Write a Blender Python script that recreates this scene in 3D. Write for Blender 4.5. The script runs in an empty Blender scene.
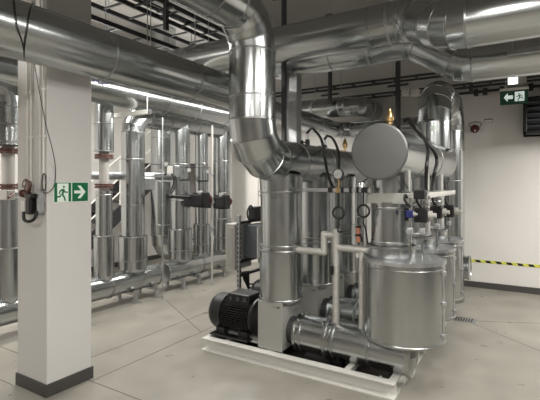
import bpy, bmesh, math, random
from mathutils import Vector as V, Matrix
random.seed(7)
C = bpy.context.scene.collection
PI = math.pi
# ------------------------------------------------------------------ camera
F = 430.0; HZ = 183.0; TH = math.radians(31.6); EYE = 1.6
cam = bpy.data.cameras.new('camera'); co = bpy.data.objects.new('camera', cam); C.objects.link(co)
co.location = (0, 0, EYE); co.rotation_euler = (PI/2, 0, TH)
cam.sensor_width = 36; cam.lens = F/540*36; cam.shift_y = -(200-HZ)/540.0; cam.clip_start = .05
bpy.context.scene.camera = co
w = bpy.data.worlds.new('world'); bpy.context.scene.world = w; w.use_nodes = True
w.node_tree.nodes['Background'].inputs[0].default_value = (.9, .93, 1, 1)
w.node_tree.nodes['Background'].inputs[1].default_value = .05
vs = bpy.context.scene.view_settings
vs.view_transform = 'Standard'; vs.look = 'None'; vs.gamma = 1; vs.use_curve_mapping = False
vs.exposure = 0.35
bpy.context.scene.cycles.sample_clamp_indirect = 3.0
LIGHT_W = 66.0
CEIL = 4.3
# linear luminaires, all close under the ceiling: (x, y, length, along)
LAMPS = [(-3.66, 3.9, 2.9, .6), (-3.66, 5.55, 2.9, .5), (-4.9, -.2, 3.35, 1.3), (-1.2, -1.6, 3.1, 1.0), (-1.0, .6, 3.1, .3),
         (1.1, -1.6, 3.1, .7), (.9, 1.0, 3.1, .2), (1.3, 2.6, 3.1, .9), (1.35, 5.7, 2.75, 1.35), (-5.15, .9, 3.35, .6), (-5.15, 3.5, 3.35, .6), (-5.15, 5.7, 3.35, .6), (-.2, 2.3, 3.1, .45)]
for i, (x, y, z, k) in enumerate(LAMPS):
    for up in ((0, 1) if z > 3.3 else (0,)):
        ld = bpy.data.lights.new('lamp_light', 'AREA'); ld.shape = 'RECTANGLE'; ld.size = .26; ld.size_y = 1.4
        ld.energy = LIGHT_W*k*(.3 if up else 1); ld.color = (1.0, .975, .93)
        lo = bpy.data.objects.new('lamp_light', ld); C.objects.link(lo); lo.location = (x, y, z+.005 if up else z-.105)
        if up: lo.rotation_euler = (PI, 0, 0)

def px(u, v, X=None, Y=None, Z=None):
    """world point seen at photograph pixel (u, v) on the plane X=, Y= or Z="""
    a = (u-270)/F; b = (HZ-v)/F
    dx, dy, dz = a*math.cos(TH)-math.sin(TH), a*math.sin(TH)+math.cos(TH), b
    d = X/dx if X is not None else Y/dy if Y is not None else (Z-EYE)/dz
    return V((dx*d, dy*d, EYE+dz*d))

# ------------------------------------------------------------------ materials
def mat(name, col, rough=.5, metal=0.0, emit=None, bump=0, bscale=20, rvar=0, cvar=0, cscale=4, stretch=None):
    m = bpy.data.materials.new(name); m.use_nodes = True; nt = m.node_tree; b = nt.nodes['Principled BSDF']
    b.inputs['Base Color'].default_value = (*col, 1); b.inputs['Roughness'].default_value = rough; b.inputs['Metallic'].default_value = metal
    if emit:
        b.inputs['Emission Color'].default_value = (*emit[0], 1); b.inputs['Emission Strength'].default_value = emit[1]
    geo = nt.nodes.new('ShaderNodeNewGeometry'); src = geo.outputs['Position']
    if stretch:
        mp = nt.nodes.new('ShaderNodeMapping'); mp.inputs['Scale'].default_value = stretch; nt.links.new(src, mp.inputs[0]); src = mp.outputs[0]
    def noise(sc, det=4):
        n = nt.nodes.new('ShaderNodeTexNoise'); n.inputs['Scale'].default_value = sc; n.inputs['Detail'].default_value = det
        nt.links.new(src, n.inputs['Vector']); return n
    if bump:
        n = noise(bscale, 3); bp = nt.nodes.new('ShaderNodeBump'); bp.inputs['Strength'].default_value = bump; bp.inputs['Distance'].default_value = .02
        nt.links.new(n.outputs[0], bp.inputs['Height']); nt.links.new(bp.outputs[0], b.inputs['Normal'])
    if rvar:
        n = noise(6); r = nt.nodes.new('ShaderNodeMapRange'); r.inputs['From Min'].default_value = .3; r.inputs['From Max'].default_value = .7
        r.inputs['To Min'].default_value = max(.02, rough-rvar); r.inputs['To Max'].default_value = rough+rvar
        nt.links.new(n.outputs[0], r.inputs[0]); nt.links.new(r.outputs[0], b.inputs['Roughness'])
    if cvar:
        n = noise(cscale, 6); r = nt.nodes.new('ShaderNodeMapRange'); r.inputs['From Min'].default_value = .3; r.inputs['From Max'].default_value = .7
        nt.links.new(n.outputs[0], r.inputs[0]); mx = nt.nodes.new('ShaderNodeMix'); mx.data_type = 'RGBA'
        mx.inputs[6].default_value = (*[c*(1-cvar) for c in col], 1); mx.inputs[7].default_value = (*[min(1, c*(1+cvar)) for c in col], 1)
        nt.links.new(r.outputs[0], mx.inputs[0]); nt.links.new(mx.outputs[2], b.inputs['Base Color'])
    return m
M = dict(
    clad=mat('aluminium_cladding', (.46, .478, .48), .225, 1, rvar=.02),
    band=mat('cladding_band', (.38, .385, .38), .3, 1),
    cap=mat('cladding_end', (.185, .188, .183), .42, .9, rvar=.04),  # drum end: the dim side it mirrors is put into this darker colour
    galv=mat('galvanised_steel', (.50, .51, .52), .42, 1, rvar=.1, cvar=.12, cscale=25),
    foil=mat('foil_wrap', (.62, .61, .58), .42, .75, bump=.5, bscale=45),
    dsteel=mat('dark_tray_steel', (.075, .075, .078), .5, .6),
    black=mat('black_enamel', (.006, .006, .0065), .42),
    rubber=mat('black_rubber', (.004, .004, .004), .5),
    white=mat('white_paint', (.72, .69, .65), .5),
    frame=mat('pale_grey_paint', (.62, .61, .57), .42),
    box=mat('grey_panel_paint', (.31, .31, .285), .42),
    boxd=mat('dark_grey_box', (.10, .11, .12), .5),
    dbrown=mat('shade_and_grate_brown', (.028, .022, .018), .6),
    wall=mat('wall_paint', (.69, .665, .632), .75, cvar=.02, cscale=1.2),
    ceil=mat('ceiling_concrete', (.34, .325, .30), .85, cvar=.05, cscale=2),
    colp=mat('column_paint', (.60, .585, .565), .6),
    skirt=mat('dark_skirting', (.055, .052, .05), .45),
    floor=mat('polished_concrete', (.25, .235, .202), .34, rvar=.07, cvar=.14, cscale=3),
    joint=mat('joint_sealant', (.07, .06, .05), .7),
    brass=mat('brass', (.62, .42, .2), .3, 1),
    copper=mat('copper_orange', (.42, .17, .10), .5),
    red=mat('dark_red_paint', (.07, .004, .007), .4),
    rust=mat('red_brown_flange', (.11, .045, .038), .5),
    cast=mat('bare_pipe_paint', (.37, .355, .33), .5),
    green=mat('sign_green', (.0, .13, .05), .45),
    greend=mat('sign_green_light', (.02, .09, .06), .5),
    signw=mat('sign_white', (.75, .85, .75), .5),
    blue=mat('blue_plastic', (.01, .015, .10), .4),
    yellow=mat('hazard_yellow', (.62, .62, .08), .5),
    lit=mat('lit_diffuser', (.9, .9, .9), .4, emit=((1, .94, .86), 3)),
    litw=mat('lit_spot', (.9, .9, .9), .4, emit=((1, .98, .94), 5)),
    arrow=mat('lit_sign_symbol', (.8, .9, .85), .4, emit=((.85, 1, .92), .35)),
    gauge=mat('gauge_face', (.42, .42, .40), .3),
    glass=mat('tinted_cylinder', (.35, .37, .36), .15),
)
# ------------------------------------------------------------------ mesh helpers
def new(): return bmesh.new()
def frame_for(t):
    t = t.normalized(); up = V((0, 0, 1)) if abs(t.z) < .95 else V((1, 0, 0))
    a = t.cross(up).normalized(); return a, t.cross(a).normalized()
def ringv(bm, c, a, b, r, n): return [bm.verts.new(c + a*(r*math.cos(2*PI*i/n)) + b*(r*math.sin(2*PI*i/n))) for i in range(n)]
def bridge(bm, A, B, smooth=True):
    n = len(A)
    for i in range(n):
        f = bm.faces.new((A[i], A[(i+1) % n], B[(i+1) % n], B[i])); f.smooth = smooth
def disc(bm, c, a, b, r, n, flip=False):
    vsx = ringv(bm, c, a, b, r, n); f = bm.faces.new(vsx[::-1] if flip else vsx); f.smooth = False
def cyl(bm, p0, p1, r0, r1=None, n=32, caps=(True, True)):
    p0, p1 = V(p0), V(p1); r1 = r0 if r1 is None else r1
    a, b = frame_for(p1-p0); A = ringv(bm, p0, a, b, r0, n); B = ringv(bm, p1, a, b, r1, n); bridge(bm, A, B)
    if caps[0]: disc(bm, p0, a, b, r0, n, True)
    if caps[1]: disc(bm, p1, a, b, r1, n)
def lathe(bm, p0, ax, prof, n=32):
    """prof: (distance along axis, radius) pairs, each pair of neighbours a band"""
    p0 = V(p0); ax = V(ax).normalized(); a, b = frame_for(ax)
    for (s0, r0), (s1, r1) in zip(prof, prof[1:]):
        A = ringv(bm, p0+ax*s0, a, b, max(r0, 1e-4), n); B = ringv(bm, p0+ax*s1, a, b, max(r1, 1e-4), n); bridge(bm, A, B)
def smoothpath(pts, k=6):
    pts = [V(p) for p in pts]
    if len(pts) < 3: return pts
    out = []
    P = [pts[0]*2-pts[1]] + pts + [pts[-1]*2-pts[-2]]
    for i in range(1, len(P)-2):
        for j in range(k):
            t = j/k
            out.append(.5*((2*P[i]) + (P[i+1]-P[i-1])*t + (2*P[i-1]-5*P[i]+4*P[i+1]-P[i+2])*t*t + (3*P[i]-P[i-1]-3*P[i+1]+P[i+2])*t**3))
    out.append(pts[-1]); return out
def sweep(bm, pts, r, n=10, close=False):
    pts = [V(p) for p in pts]; m = len(pts); prev = None; rings = []
    for i, p in enumerate(pts):
        t = (pts[(i+1) % m]-pts[i-1]) if close else (pts[min(i+1, m-1)]-pts[max(i-1, 0)])
        t.normalize()
        if prev is None: a, b = frame_for(t)
        else:
            a = (prev - t*prev.dot(t)).normalized(); b = t.cross(a)
        prev = a; rings.append(ringv(bm, p, a, b, r, n))
    for A, B in zip(rings, rings[1:]): bridge(bm, A, B)
    if close: bridge(bm, rings[-1], rings[0])
    else:
        bm.faces.new(rings[0][::-1]); bm.faces.new(rings[-1])
def hose(bm, pts, r, n=8): sweep(bm, smoothpath(pts), r, n)
def box(bm, lo, hi, bev=0, R=None, at=None):
    lo, hi = V(lo), V(hi)
    g = bmesh.ops.create_cube(bm, size=1)['verts']; c = (lo+hi)/2; s = hi-lo
    for v in g:
        q = V((v.co.x*s.x, v.co.y*s.y, v.co.z*s.z))
        v.co = (R @ q + c) if R else q + c
    if bev:
        es = list({e for v in g for e in v.link_edges})
        bmesh.ops.bevel(bm, geom=es, offset=bev, segments=2, affect='EDGES', profile=.5)
def bar(bm, p0, p1, wd, ht=None):
    p0, p1 = V(p0), V(p1); ht = ht or wd; a, b = frame_for(p1-p0)
    vs4 = [[bm.verts.new(p + a*sx*wd/2 + b*sy*ht/2) for sx, sy in ((-1, -1), (1, -1), (1, 1), (-1, 1))] for p in (p0, p1)]
    bridge(bm, vs4[0], vs4[1], False); bm.faces.new(vs4[0][::-1]); bm.faces.new(vs4[1])
WL = {}
def tag(o, label=None, cat=None, group=None, kind=None):
    if label: o['label'] = label
    if cat: o['category'] = cat
    if group: o['group'] = group
    if kind: o['kind'] = kind
    return o
def obj(name, bm, m, parent=None, loc=(0, 0, 0)):
    bmesh.ops.recalc_face_normals(bm, faces=bm.faces)
    base = WL[parent] if parent else V(loc)
    if base.length: bmesh.ops.translate(bm, verts=bm.verts, vec=-base)
    me = bpy.data.meshes.new(name); bm.to_mesh(me); bm.free(); me.materials.append(M[m])
    o = bpy.data.objects.new(name, me); C.objects.link(o)
    if parent: o.parent = parent
    else: o.location = base
    WL[o] = base.copy(); return o
def thing(name, label, cat, loc=(0, 0, 0), group=None):
    o = bpy.data.objects.new(name, None); C.objects.link(o); o.location = loc; o.empty_display_size = .1
    WL[o] = V(loc); return tag(o, label, cat, group)
def struct(name, bm, m): return tag(obj(name, bm, m), kind='structure')
def dup(root, off, label, group=None):
    r = root.copy(); C.objects.link(r); r.location = root.location + V(off); r['label'] = label
    if group: r['group'] = group
    for ch in list(root.children):
        c = ch.copy(); C.objects.link(c); c.parent = r
        for g in list(ch.children):
            d = g.copy(); C.objects.link(d); d.parent = c
    return r
def q1(name, fn, m, parent, *a, **k):
    bm = new(); fn(bm, *a, **k); return obj(name, bm, m, parent)
def band(parent, c, ax, r, wd=.016, th=.0032, m='band', name='joint_band'):
    c = V(c); ax = V(ax).normalized(); bm = new()
    lathe(bm, c-ax*wd/2, ax, [(0, r-.01), (0, r+th*.6), (wd*.25, r+th), (wd*.75, r+th), (wd, r+th*.6), (wd, r-.01)], 40)
    return obj(name, bm, m, parent)
def section(parent, p0, p1, r, cap0=False, cap1=False, m='clad', rim=True):
    p0, p1 = V(p0), V(p1); bm = new(); cyl(bm, p0, p1, r, n=48, caps=(False, False))
    ax = (p1-p0).normalized(); a, b = frame_for(ax)
    # lap seam along the length
    s = a*.6+b*-.8; s.normalize(); bar(bm, p0+s*(r-.001), p1+s*(r-.001), .006, .006)
    o = obj('pipe_section', bm, m, parent)
    for flag, p, d in ((cap0, p0, -ax), (cap1, p1, ax)):
        if flag:
            bm = new(); lathe(bm, p-d*.02, d, [(0, r+.002), (0, r+.008), (.026, r+.008), (.03, r+.004), (.03, r-.004), (.024, r-.008)], 48)
            disc(bm, p+d*.004, *frame_for(d), r-.004, 48)
            obj('end_cap', bm, 'clad', parent)
    return o
def elbow(parent, c0, c1, c2, r, br, gores=5, m='clad'):
    """lobster-back bend at corner c1 between directions c0->c1 and c1->c2"""
    d0 = (c1-c0).normalized(); d1 = (c2-c1).normalized(); ang = d0.angle(d1); t = br*math.tan(ang/2)
    s = c1-d0*t; nrm = (d1 - d0*d1.dot(d0)).normalized(); cen = s + nrm*br
    P = [s]; half = ang/gores/2
    pts = [cen + (-nrm*math.cos(x) + d0*math.sin(x))*br for x in [k*ang/gores for k in range(gores+1)]]
    bm = new(); ax = d0.cross(nrm).normalized(); n = 48
    def mring(k):
        x = k*ang/gores; c = pts[k]; rad = (c-cen).normalized(); return [bm.verts.new(c + rad*(r*math.cos(2*PI*i/n)) + ax*(r*math.sin(2*PI*i/n))) for i in range(n)]
    for k in range(gores):
        bridge(bm, mring(k), mring(k+1))
        if k:
            x = k*ang/gores; tn = (d0*math.cos(x)+nrm*math.sin(x)).normalized(); c = pts[k]
            rad = (c-cen).normalized()
            for (o0, q0), (o1, q1_) in zip([(-.007, 0), (-.005, .004), (.005, .004)], [(-.005, .004), (.005, .004), (.007, 0)]):
                A = [bm.verts.new(c+tn*o0 + rad*((r+q0)*math.cos(2*PI*i/n)) + ax*((r+q0)*math.sin(2*PI*i/n))) for i in range(n)]
                B = [bm.verts.new(c+tn*o1 + rad*((r+q1_)*math.cos(2*PI*i/n)) + ax*((r+q1_)*math.sin(2*PI*i/n))) for i in range(n)]
                bridge(bm, A, B)
    obj('elbow', bm, m, parent)
    return s, c1+d1*t
def run(name, label, cat, pts, r, br=.3, sp=1.0, off=.5, cap0=False, cap1=False, group=None, gores=5, m='clad', bandm='band'):
    pts = [V(p) for p in pts]; root = thing(name, label, cat, pts[0], group); cur = pts[0]
    for i in range(1, len(pts)):
        last = i == len(pts)-1
        if last: e, nx = pts[i], None
        else: e, nx = elbow(root, pts[i-1], pts[i], pts[i+1], r, br, gores, m)
        if (e-cur).length > .01:
            section(root, cur, e, r, cap0 and i == 1, cap1 and last, m)
            L = (e-cur).length; ax = (e-cur)/L; k = off if i == 1 else sp*.6
            while k < L-.12 and sp < 50: band(root, cur+ax*k, ax, r, m=bandm); k += sp
            if i > 1: band(root, cur, ax, r, m=bandm)
            if not last: band(root, e, ax, r, m=bandm)
        cur = nx
    return root

# ------------------------------------------------------------------ room
X0, X1, Y0, Y1 = -6.8, 5.0, -7.0, 7.28
bm = new(); box(bm, (X0-.2, Y0-.2, -.2), (X1+.2, Y1+.2, 0)); struct('floor', bm, 'floor')
bm = new(); box(bm, (X0-.2, Y0-.2, CEIL), (X1+.2, Y1+.2, CEIL+.2)); struct('ceiling', bm, 'ceil')
for nm, lo, hi in (('wall_back', (X0, Y1, 0), (X1, Y1+.2, CEIL)), ('wall_left', (X0-.2, Y0, 0), (X0, Y1+.2, CEIL)),
                   ('wall_right', (X1, Y0, 0), (X1+.2, Y1+.2, CEIL)), ('wall_front', (X0, Y0-.2, 0), (X1, Y0, CEIL))):
    bm = new(); box(bm, lo, hi); struct(nm, bm, 'wall')
for nm, lo, hi in (('baseboard_back', (X0, Y1-.015, 0), (X1, Y1, .09)), ('baseboard_left', (X0, Y0, 0), (X0+.015, Y1, .09)),
                   ('baseboard_right', (X1-.015, Y0, 0), (X1, Y1, .09)), ('baseboard_front', (X0, Y0, 0), (X1, Y0+.015, .09))):
    bm = new(); box(bm, lo, hi); struct(nm, bm, 'skirt')
# column
CX0, CX1, CY0, CY1 = -3.50, -3.10, 1.86, 2.24
bm = new(); box(bm, (CX0, CY0, 0), (CX1, CY1, CEIL), .004); struct('wall_column', bm, 'colp')
bm = new(); box(bm, (CX0-.012, CY0-.012, 0), (CX1+.012, CY1+.012, .095), .003); struct('baseboard_column', bm, 'skirt')
# slab joints in the floor (sealant flush with the surface)
JW = .007
joints = [((-3.05, 2.21), (-3.05, 7.2)), ((-3.46, 2.3), (-3.46, 7.2)), ((-3.09, 2.2), (2.9, 2.2)), ((-6.7, 2.2), (-3.51, 2.2)),
          ((-6.7, 1.83), (-3.51, 1.83)), ((-4.29, 4.26), (-3.05, 3.545)), ((-.62, 5.47), (2.9, 7.15)), ((-.60, 5.38), (.5, 4.45)), ((.5, 4.45), (2.9, 2.3))]
for i, (a, b) in enumerate(joints):
    bm = new(); bar(bm, (*a, 0), (*b, 0), JW, .0016); struct('trim_%d' % (i+1), bm, 'joint')

# ------------------------------------------------------------------ luminaires
LB = ['hung low behind the overhead pipe', 'hung low at the far end of the left aisle', 'left of the camera', 'behind the camera at centre', 'over the camera aisle',
      'behind the camera at right', 'over the open floor at right', 'over the open floor near the alarm wall', 'farthest right over the open floor', 'hung low above the left headers, near end', 'hung low above the left headers, middle', 'hung low above the left headers, far end', 'over the near pump']
L = 1.5
for (x, y, z, k), wd in zip(LAMPS, LB):
    t = thing('ceiling_light', 'white linear ceiling luminaire '+wd, 'light', (x, y, z), 'linear ceiling luminaires')
    bm = new(); box(bm, (x-.15, y-L/2, z-.07), (x+.15, y+L/2, z), .01); obj('housing', bm, 'white', t)
    bm = new(); box(bm, (x-.135, y-L/2+.02, z-.10), (x+.135, y+L/2-.02, z-.07), .008); obj('diffuser', bm, 'lit', t)
    if z < 4:
        for dy in (-.5, .5): q1('suspension_rod', cyl, 'galv', t, (x, y+dy, z), (x, y+dy, CEIL), .005, n=8)

# ------------------------------------------------------------------ header A with its near riser
XA, ZA, RA = -2.0, 1.80, .193
YP = 3.45; DY = .72
run('insulated_pipe', 'large silver clad pipe dropping from overhead and turning level above the pumps', 'pipe',
    [(XA, -1.2, 3.0), (XA, 2.97, 3.0), (XA, 2.97, ZA), (XA, 5.5, ZA)], RA, .32, .62, .5, cap1=True, gores=4)
# risers (pump -> header A)
def riser(y, label):
    t = thing('riser_pipe', label, 'pipe', (XA, y, .50), 'clad risers below the level header')
    q1('neck', cyl, 'galv', t, (XA, y, .50), (XA, y, .56), .13)
    bm = new(); cyl(bm, (XA, y, .54), (XA, y, 1.0), .199, n=48); obj('lower_cladding', bm, 'clad', t)
    bm = new(); cyl(bm, (XA, y, 1.0), (XA, y, ZA-.12), .192, n=48, caps=(True, False)); obj('upper_cladding', bm, 'clad', t)
    for z, r in ((.55, .20), (.985, .201), (1.03, .193), (1.52, .192)): band(t, (XA, y, z), (0, 0, 1), r, .02, .007)
    bm = new(); lathe(bm, (XA, y, ZA-.34), (0, 0, 1), [(0, .193), (.06, .196), (.2, .206)], 48); obj('saddle', bm, 'clad', t)
    return t
r1 = riser(YP, 'silver clad riser standing on the nearest pump')
dup(r1, (0, DY, 0), 'silver clad riser just right of the nearest riser')
dup(r1, (0, 2*DY, 0), 'silver clad riser farthest back under the level header')
# ------------------------------------------------------------------ skid frame
def make_skid():
    x0, x1, y0, y1 = -2.72, -.88, 3.17, 3.74
    t = thing('base_frame', 'pale grey steel base frame under the nearest pump', 'frame', (x0, y0, 0), 'steel base frames under the pumps')
    def channel(bm, a, b, axis, face):
        (ax_, ay), (bx, by) = a, b
        if axis == 'x':
            box(bm, (ax_, ay, .105), (bx, ay+.075, .115)); box(bm, (ax_, ay-.006, .0), (bx, ay+.075, .010))
            yy = ay+.062 if face < 0 else ay+.005
            box(bm, (ax_, yy, .010), (bx, yy+.01, .103))
        else:
            box(bm, (ax_, ay, .103), (ax_+.06, by, .115)); box(bm, (ax_, ay, 0), (ax_+.06, by, .010))
            xx = ax_+.045 if face < 0 else ax_+.005
            box(bm, (xx, ay, .010), (xx+.01, by, .103))
    for (a, b, axn, f) in (((x0, y0), (x1, y0), 'x', -1), ((x0, y1-.075), (x1, y1-.075), 'x', 1), ((x0, y0+.075), (x0, y1-.075), 'y', -1), ((x1-.06, y0+.075), (x1-.06, y1-.075), 'y', 1)):
        bm = new(); channel(bm, a, b, axn, f); obj('channel_beam', bm, 'frame', t)
    for xx, wd in ((-2.5, .05), (-2.03, .07), (-1.3, .05)):
        bm = new(); box(bm, (xx, y0+.076, .07), (xx+wd, y1-.076, .114)); obj('cross_member', bm, 'frame', t)
    bm = new(); box(bm, (x0+.04, y0+.15, .115), (-2.05, y1-.08, .135), .003); obj('motor_plate', bm, 'frame', t)
    bm = new(); box(bm, (x0+.08, y0+.08, .012), (x1-.08, y1-.08, .03)); obj('shade_sheet', bm, 'dbrown', t)  # added dark sheet; shade on the floor inside the frame put in its colour
    bm = new()
    for xx in (x0+.06, x1-.12):
        for yy in (y0+.07, y1-.12): cyl(bm, (xx, yy, .115), (xx, yy, .13), .012, n=6)
    obj('anchor_bolts', bm, 'galv', t)
    return t
sk = make_skid()
dup(sk, (0, DY, 0), 'pale grey steel base frame behind the nearest one')
dup(sk, (0, 2*DY, 0), 'pale grey steel base frame farthest from the camera')
# ------------------------------------------------------------------ motor pump
def make_pump():
    y = 3.44; z = .325
    t = thing('pump', 'black ribbed motor and clad pump body on the nearest base frame', 'pump', (-2.3, y, .135), 'motor driven pumps')
    bm = new(); lathe(bm, (-2.75, y, z), (1, 0, 0), [(0, .001), (0, .12), (.012, .148), (.035, .165), (.06, .174), (.16, .174), (.16, .15)], 40)
    mo = obj('fan_cowl', bm, 'black', t)
    bm = new()
    for r in (.04, .07, .10): sweep(bm, [V((-2.753, y+r*math.cos(a*PI/12), z+r*math.sin(a*PI/12))) for a in range(24)], .004, 6, True)
    for a in range(8): bar(bm, (-2.753, y, z), (-2.753, y+.115*math.cos(a*PI/4), z+.115*math.sin(a*PI/4)), .006)
    obj('fan_grille', bm, 'dsteel', mo)
    bm = new(); cyl(bm, (-2.62, y, z), (-2.26, y, z), .140, n=40)
    for k in range(44):
        a = 2*PI*k/44
        bar(bm, (-2.62, y+.153*math.cos(a), z+.153*math.sin(a)), (-2.27, y+.153*math.cos(a), z+.153*math.sin(a)), .006 if abs(math.cos(a)) < .7 else .034, .034 if abs(math.cos(a)) < .7 else .006)
    obj('motor_body', bm, 'black', t)
    bm = new(); lathe(bm, (-2.26, y, z), (1, 0, 0), [(0, .13), (0, .17), (.03, .17), (.05, .14), (.08, .11), (.10, .10)], 40); obj('end_shield', bm, 'black', t)
    bm = new(); box(bm, (-2.53, y-.11, z+.13), (-2.28, y+.11, z+.215), .012); tb = obj('terminal_box', bm, 'black', t)
    bm = new()
    for dx in (-.08, 0, .08): cyl(bm, (-2.40+dx, y-.13, z+.17), (-2.40+dx, y-.11, z+.17), .018, n=12)
    obj('cable_gland', bm, 'dsteel', tb)
    for sx in (-2.6, -2.34):
        for sy in (-1, 1):
            bm = new(); box(bm, (sx-.035, y+sy*.13-.03, .135), (sx+.065, y+sy*.13+.05*0+.03, .21), .006)
            obj('foot', bm, 'black', t)
    bm = new(); box(bm, (-2.68, y-.2, .135), (-2.24, y-.11, .152), .003); box(bm, (-2.68, y+.11, .135), (-2.24, y+.2, .152), .003); obj('slide_rail', bm, 'black', t)
    bm = new(); cyl(bm, (-2.18, y, z), (-2.10, y, z), .05, n=20)
    for a in range(6): cyl(bm, (-2.16, y+.075*math.cos(a*PI/3), z+.075*math.sin(a*PI/3)), (-2.12, y+.075*math.cos(a*PI/3), z+.075*math.sin(a*PI/3)), .014, n=8)
    cyl(bm, (-2.15, y, z), (-2.135, y, z), .095, n=24); obj('coupling', bm, 'black', t)
    return t
pm = make_pump()
dup(pm, (0, DY, 0), 'black motor pump behind the nearest riser')
dup(pm, (0, 2*DY, 0), 'black motor pump farthest from the camera')
# cover box over pump casing
def make_cover():
    t = thing('casing_cover', 'grey sheet metal cover box between nearest motor and clad suction pipe', 'cover', (-2, 3.4, .115), 'sheet metal covers over the pump casings')
    bm = new(); box(bm, (-2.12, 3.26, .12), (-1.885, 3.64, .50), .003); obj('shell', bm, 'box', t)
    bm = new(); box(bm, (-2.128, 3.25, .118), (-1.876, 3.262, .545), .003); obj('front_panel', bm, 'box', t)
    bm = new(); box(bm, (-2.10, 3.28, .50), (-1.90, 3.60, .52)); obj('top_plate', bm, 'box', t)
    bm = new(); box(bm, (-1.93, 3.246, .50), (-1.90, 3.251, .51)); cyl(bm, (-1.955, 3.245, .506), (-1.955, 3.251, .506), .005, n=8); obj('fastener', bm, 'dsteel', t)
    return t
cv = make_cover()
dup(cv, (0, DY, 0), 'dark shaded cover box under the second riser')
dup(cv, (0, 2*DY, 0), 'cover box under the farthest riser')
# horizontal clad suction pipe
def make_suction():
    y = YP; z = .265
    t = thing('suction_pipe', 'clad level pipe between nearest cover box and largest vessel', 'pipe', (-1.4, y, .115), 'level clad suction pipes')
    bm = new(); cyl(bm, (-1.885, y, z), (-1.80, y, z), .12, n=32); obj('flange_neck', bm, 'dsteel', t)
    bm = new(); cyl(bm, (-1.81, y, z), (-1.47, y, z-.01), .16, n=48); obj('pipe_section', bm, 'clad', t)
    bm = new(); cyl(bm, (-1.47, y, z-.01), (-.82, y, z-.02), .155, n=48); o = obj('pipe_section', bm, 'clad', t)
    for x, r, th in ((-1.795, .16, .006), (-1.74, .16, .006), (-1.51, .16, .016), (-1.44, .157, .012), (-1.13, .155, .007)): band(t, (x, y, z-.01), (1, 0, 0), r, .024, th)
    bm = new(); lathe(bm, (-.84, y, z-.02), (1, 0, 0), [(0, .157), (0, .165), (.03, .165), (.035, .16), (.035, .15), (.028, .145), (.028, 0)], 48); obj('end_cap', bm, 'box', t)
    bm = new()
    for k in range(7):
        a = -PI*.35 + k*.55
        for xx in (-1.775, -1.535): box(bm, (xx-.008, y+.163*math.cos(a)-.008, z+.163*math.sin(a)-.008), (xx+.008, y+.163*math.cos(a)+.008, z+.163*math.sin(a)+.008), .002)
    obj('rivets', bm, 'galv', t)
    bm = new(); box(bm, (-1.43, y-.13, .10), (-1.36, y-.05, .118)); cyl(bm, (-1.40, y-.09, .115), (-1.40, y-.09, .14), .02, n=10); box(bm, (-1.5, y-.03, .03), (-1.38, y+.03, .13)); obj('support_foot', bm, 'black', t)
    return t
su = make_suction()
dup(su, (0, DY, 0), 'clad level pipe seen behind the nearest one through the gap')
dup(su, (0, 2*DY, 0), 'clad level pipe farthest back among the pumps')
# vessels
XV = -.88
def make_vessel():
    y = YP; x = XV; r = .304
    t = thing('clad_vessel', 'wide round clad vessel nearest the camera with bright vertical reflections', 'vessel', (x, y, .39), 'round clad vessels in a row')
    bm = new(); cyl(bm, (x, y, .395), (x, y, 1.0), r, n=72, caps=(True, False)); obj('shell', bm, 'clad', t)
    bm = new(); lathe(bm, (x, y, .99), (0, 0, 1), [(0, r+.001), (0, r+.009), (.022, r+.009), (.026, r), (.02, r-.01), (.024, .001)], 72); obj('lid', bm, 'galv', t)
    band(t, (x, y, .40), (0, 0, 1), r, .02, .009, name='bottom_rim'); band(t, (x, y, .955), (0, 0, 1), r, .008, .003)
    bm = new(); a = -.15; ex, ey = x+r*math.cos(a), y+r*math.sin(a); bar(bm, (ex, ey, .41), (ex, ey, .98), .02, .01)
    for z in (.46, .70, .93): box(bm, (ex-.012, ey-.015, z-.015), (ex+.02, ey+.015, z+.015), .003)
    obj('closing_strip', bm, 'galv', t)
    bm = new(); cyl(bm, (x-.02, y, .25), (x-.02, y, .40), .12, n=32); obj('bottom_neck', bm, 'cap', t)
    return t
ve = make_vessel()
dup(ve, (-.01, DY, 0), 'middle round clad vessel of the row of three')
dup(ve, (-.04, 2*DY, 0), 'farthest round clad vessel of the row of three')
for o in list(C.objects):
    if o.name in ('clad_vessel.001', 'clad_vessel.002'): o.scale = (.92, .92, 1); 
# risers from vessels up to header B
XB, ZB, RB = -.99, 1.835, .205
def make_riser2():
    x, y = -.985, 3.47
    t = thing('riser_pipe', 'clad riser between largest vessel and the big drum header', 'pipe', (x, y, 1.01), 'clad risers under the big drum')
    bm = new(); cyl(bm, (x, y, 1.015), (x, y, 1.09), .19, n=48); obj('flange_cover', bm, 'clad', t)
    bm = new(); cyl(bm, (x, y, 1.08), (x, y, 1.45), .158, n=48); obj('pipe_section', bm, 'clad', t)
    for z, r, th in ((1.095, .185, .012), (1.13, .158, .004), (1.40, .158, .004)): band(t, (x, y, z), (0, 0, 1), r, .02, th)
    bm = new(); box(bm, (x-.15, y-.15, 1.44), (x+.15, y+.15, 1.52), .004); obj('flange_box', bm, 'box', t)
    bm = new(); cyl(bm, (x, y, 1.52), (x, y, 1.70), .15, n=48); obj('neck', bm, 'clad', t)
    return t
r2 = make_riser2()
dup(r2, (0, DY, 0), 'clad riser standing on the middle vessel')
dup(r2, (0, 2*DY, 0), 'clad riser standing on the farthest vessel')
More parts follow.
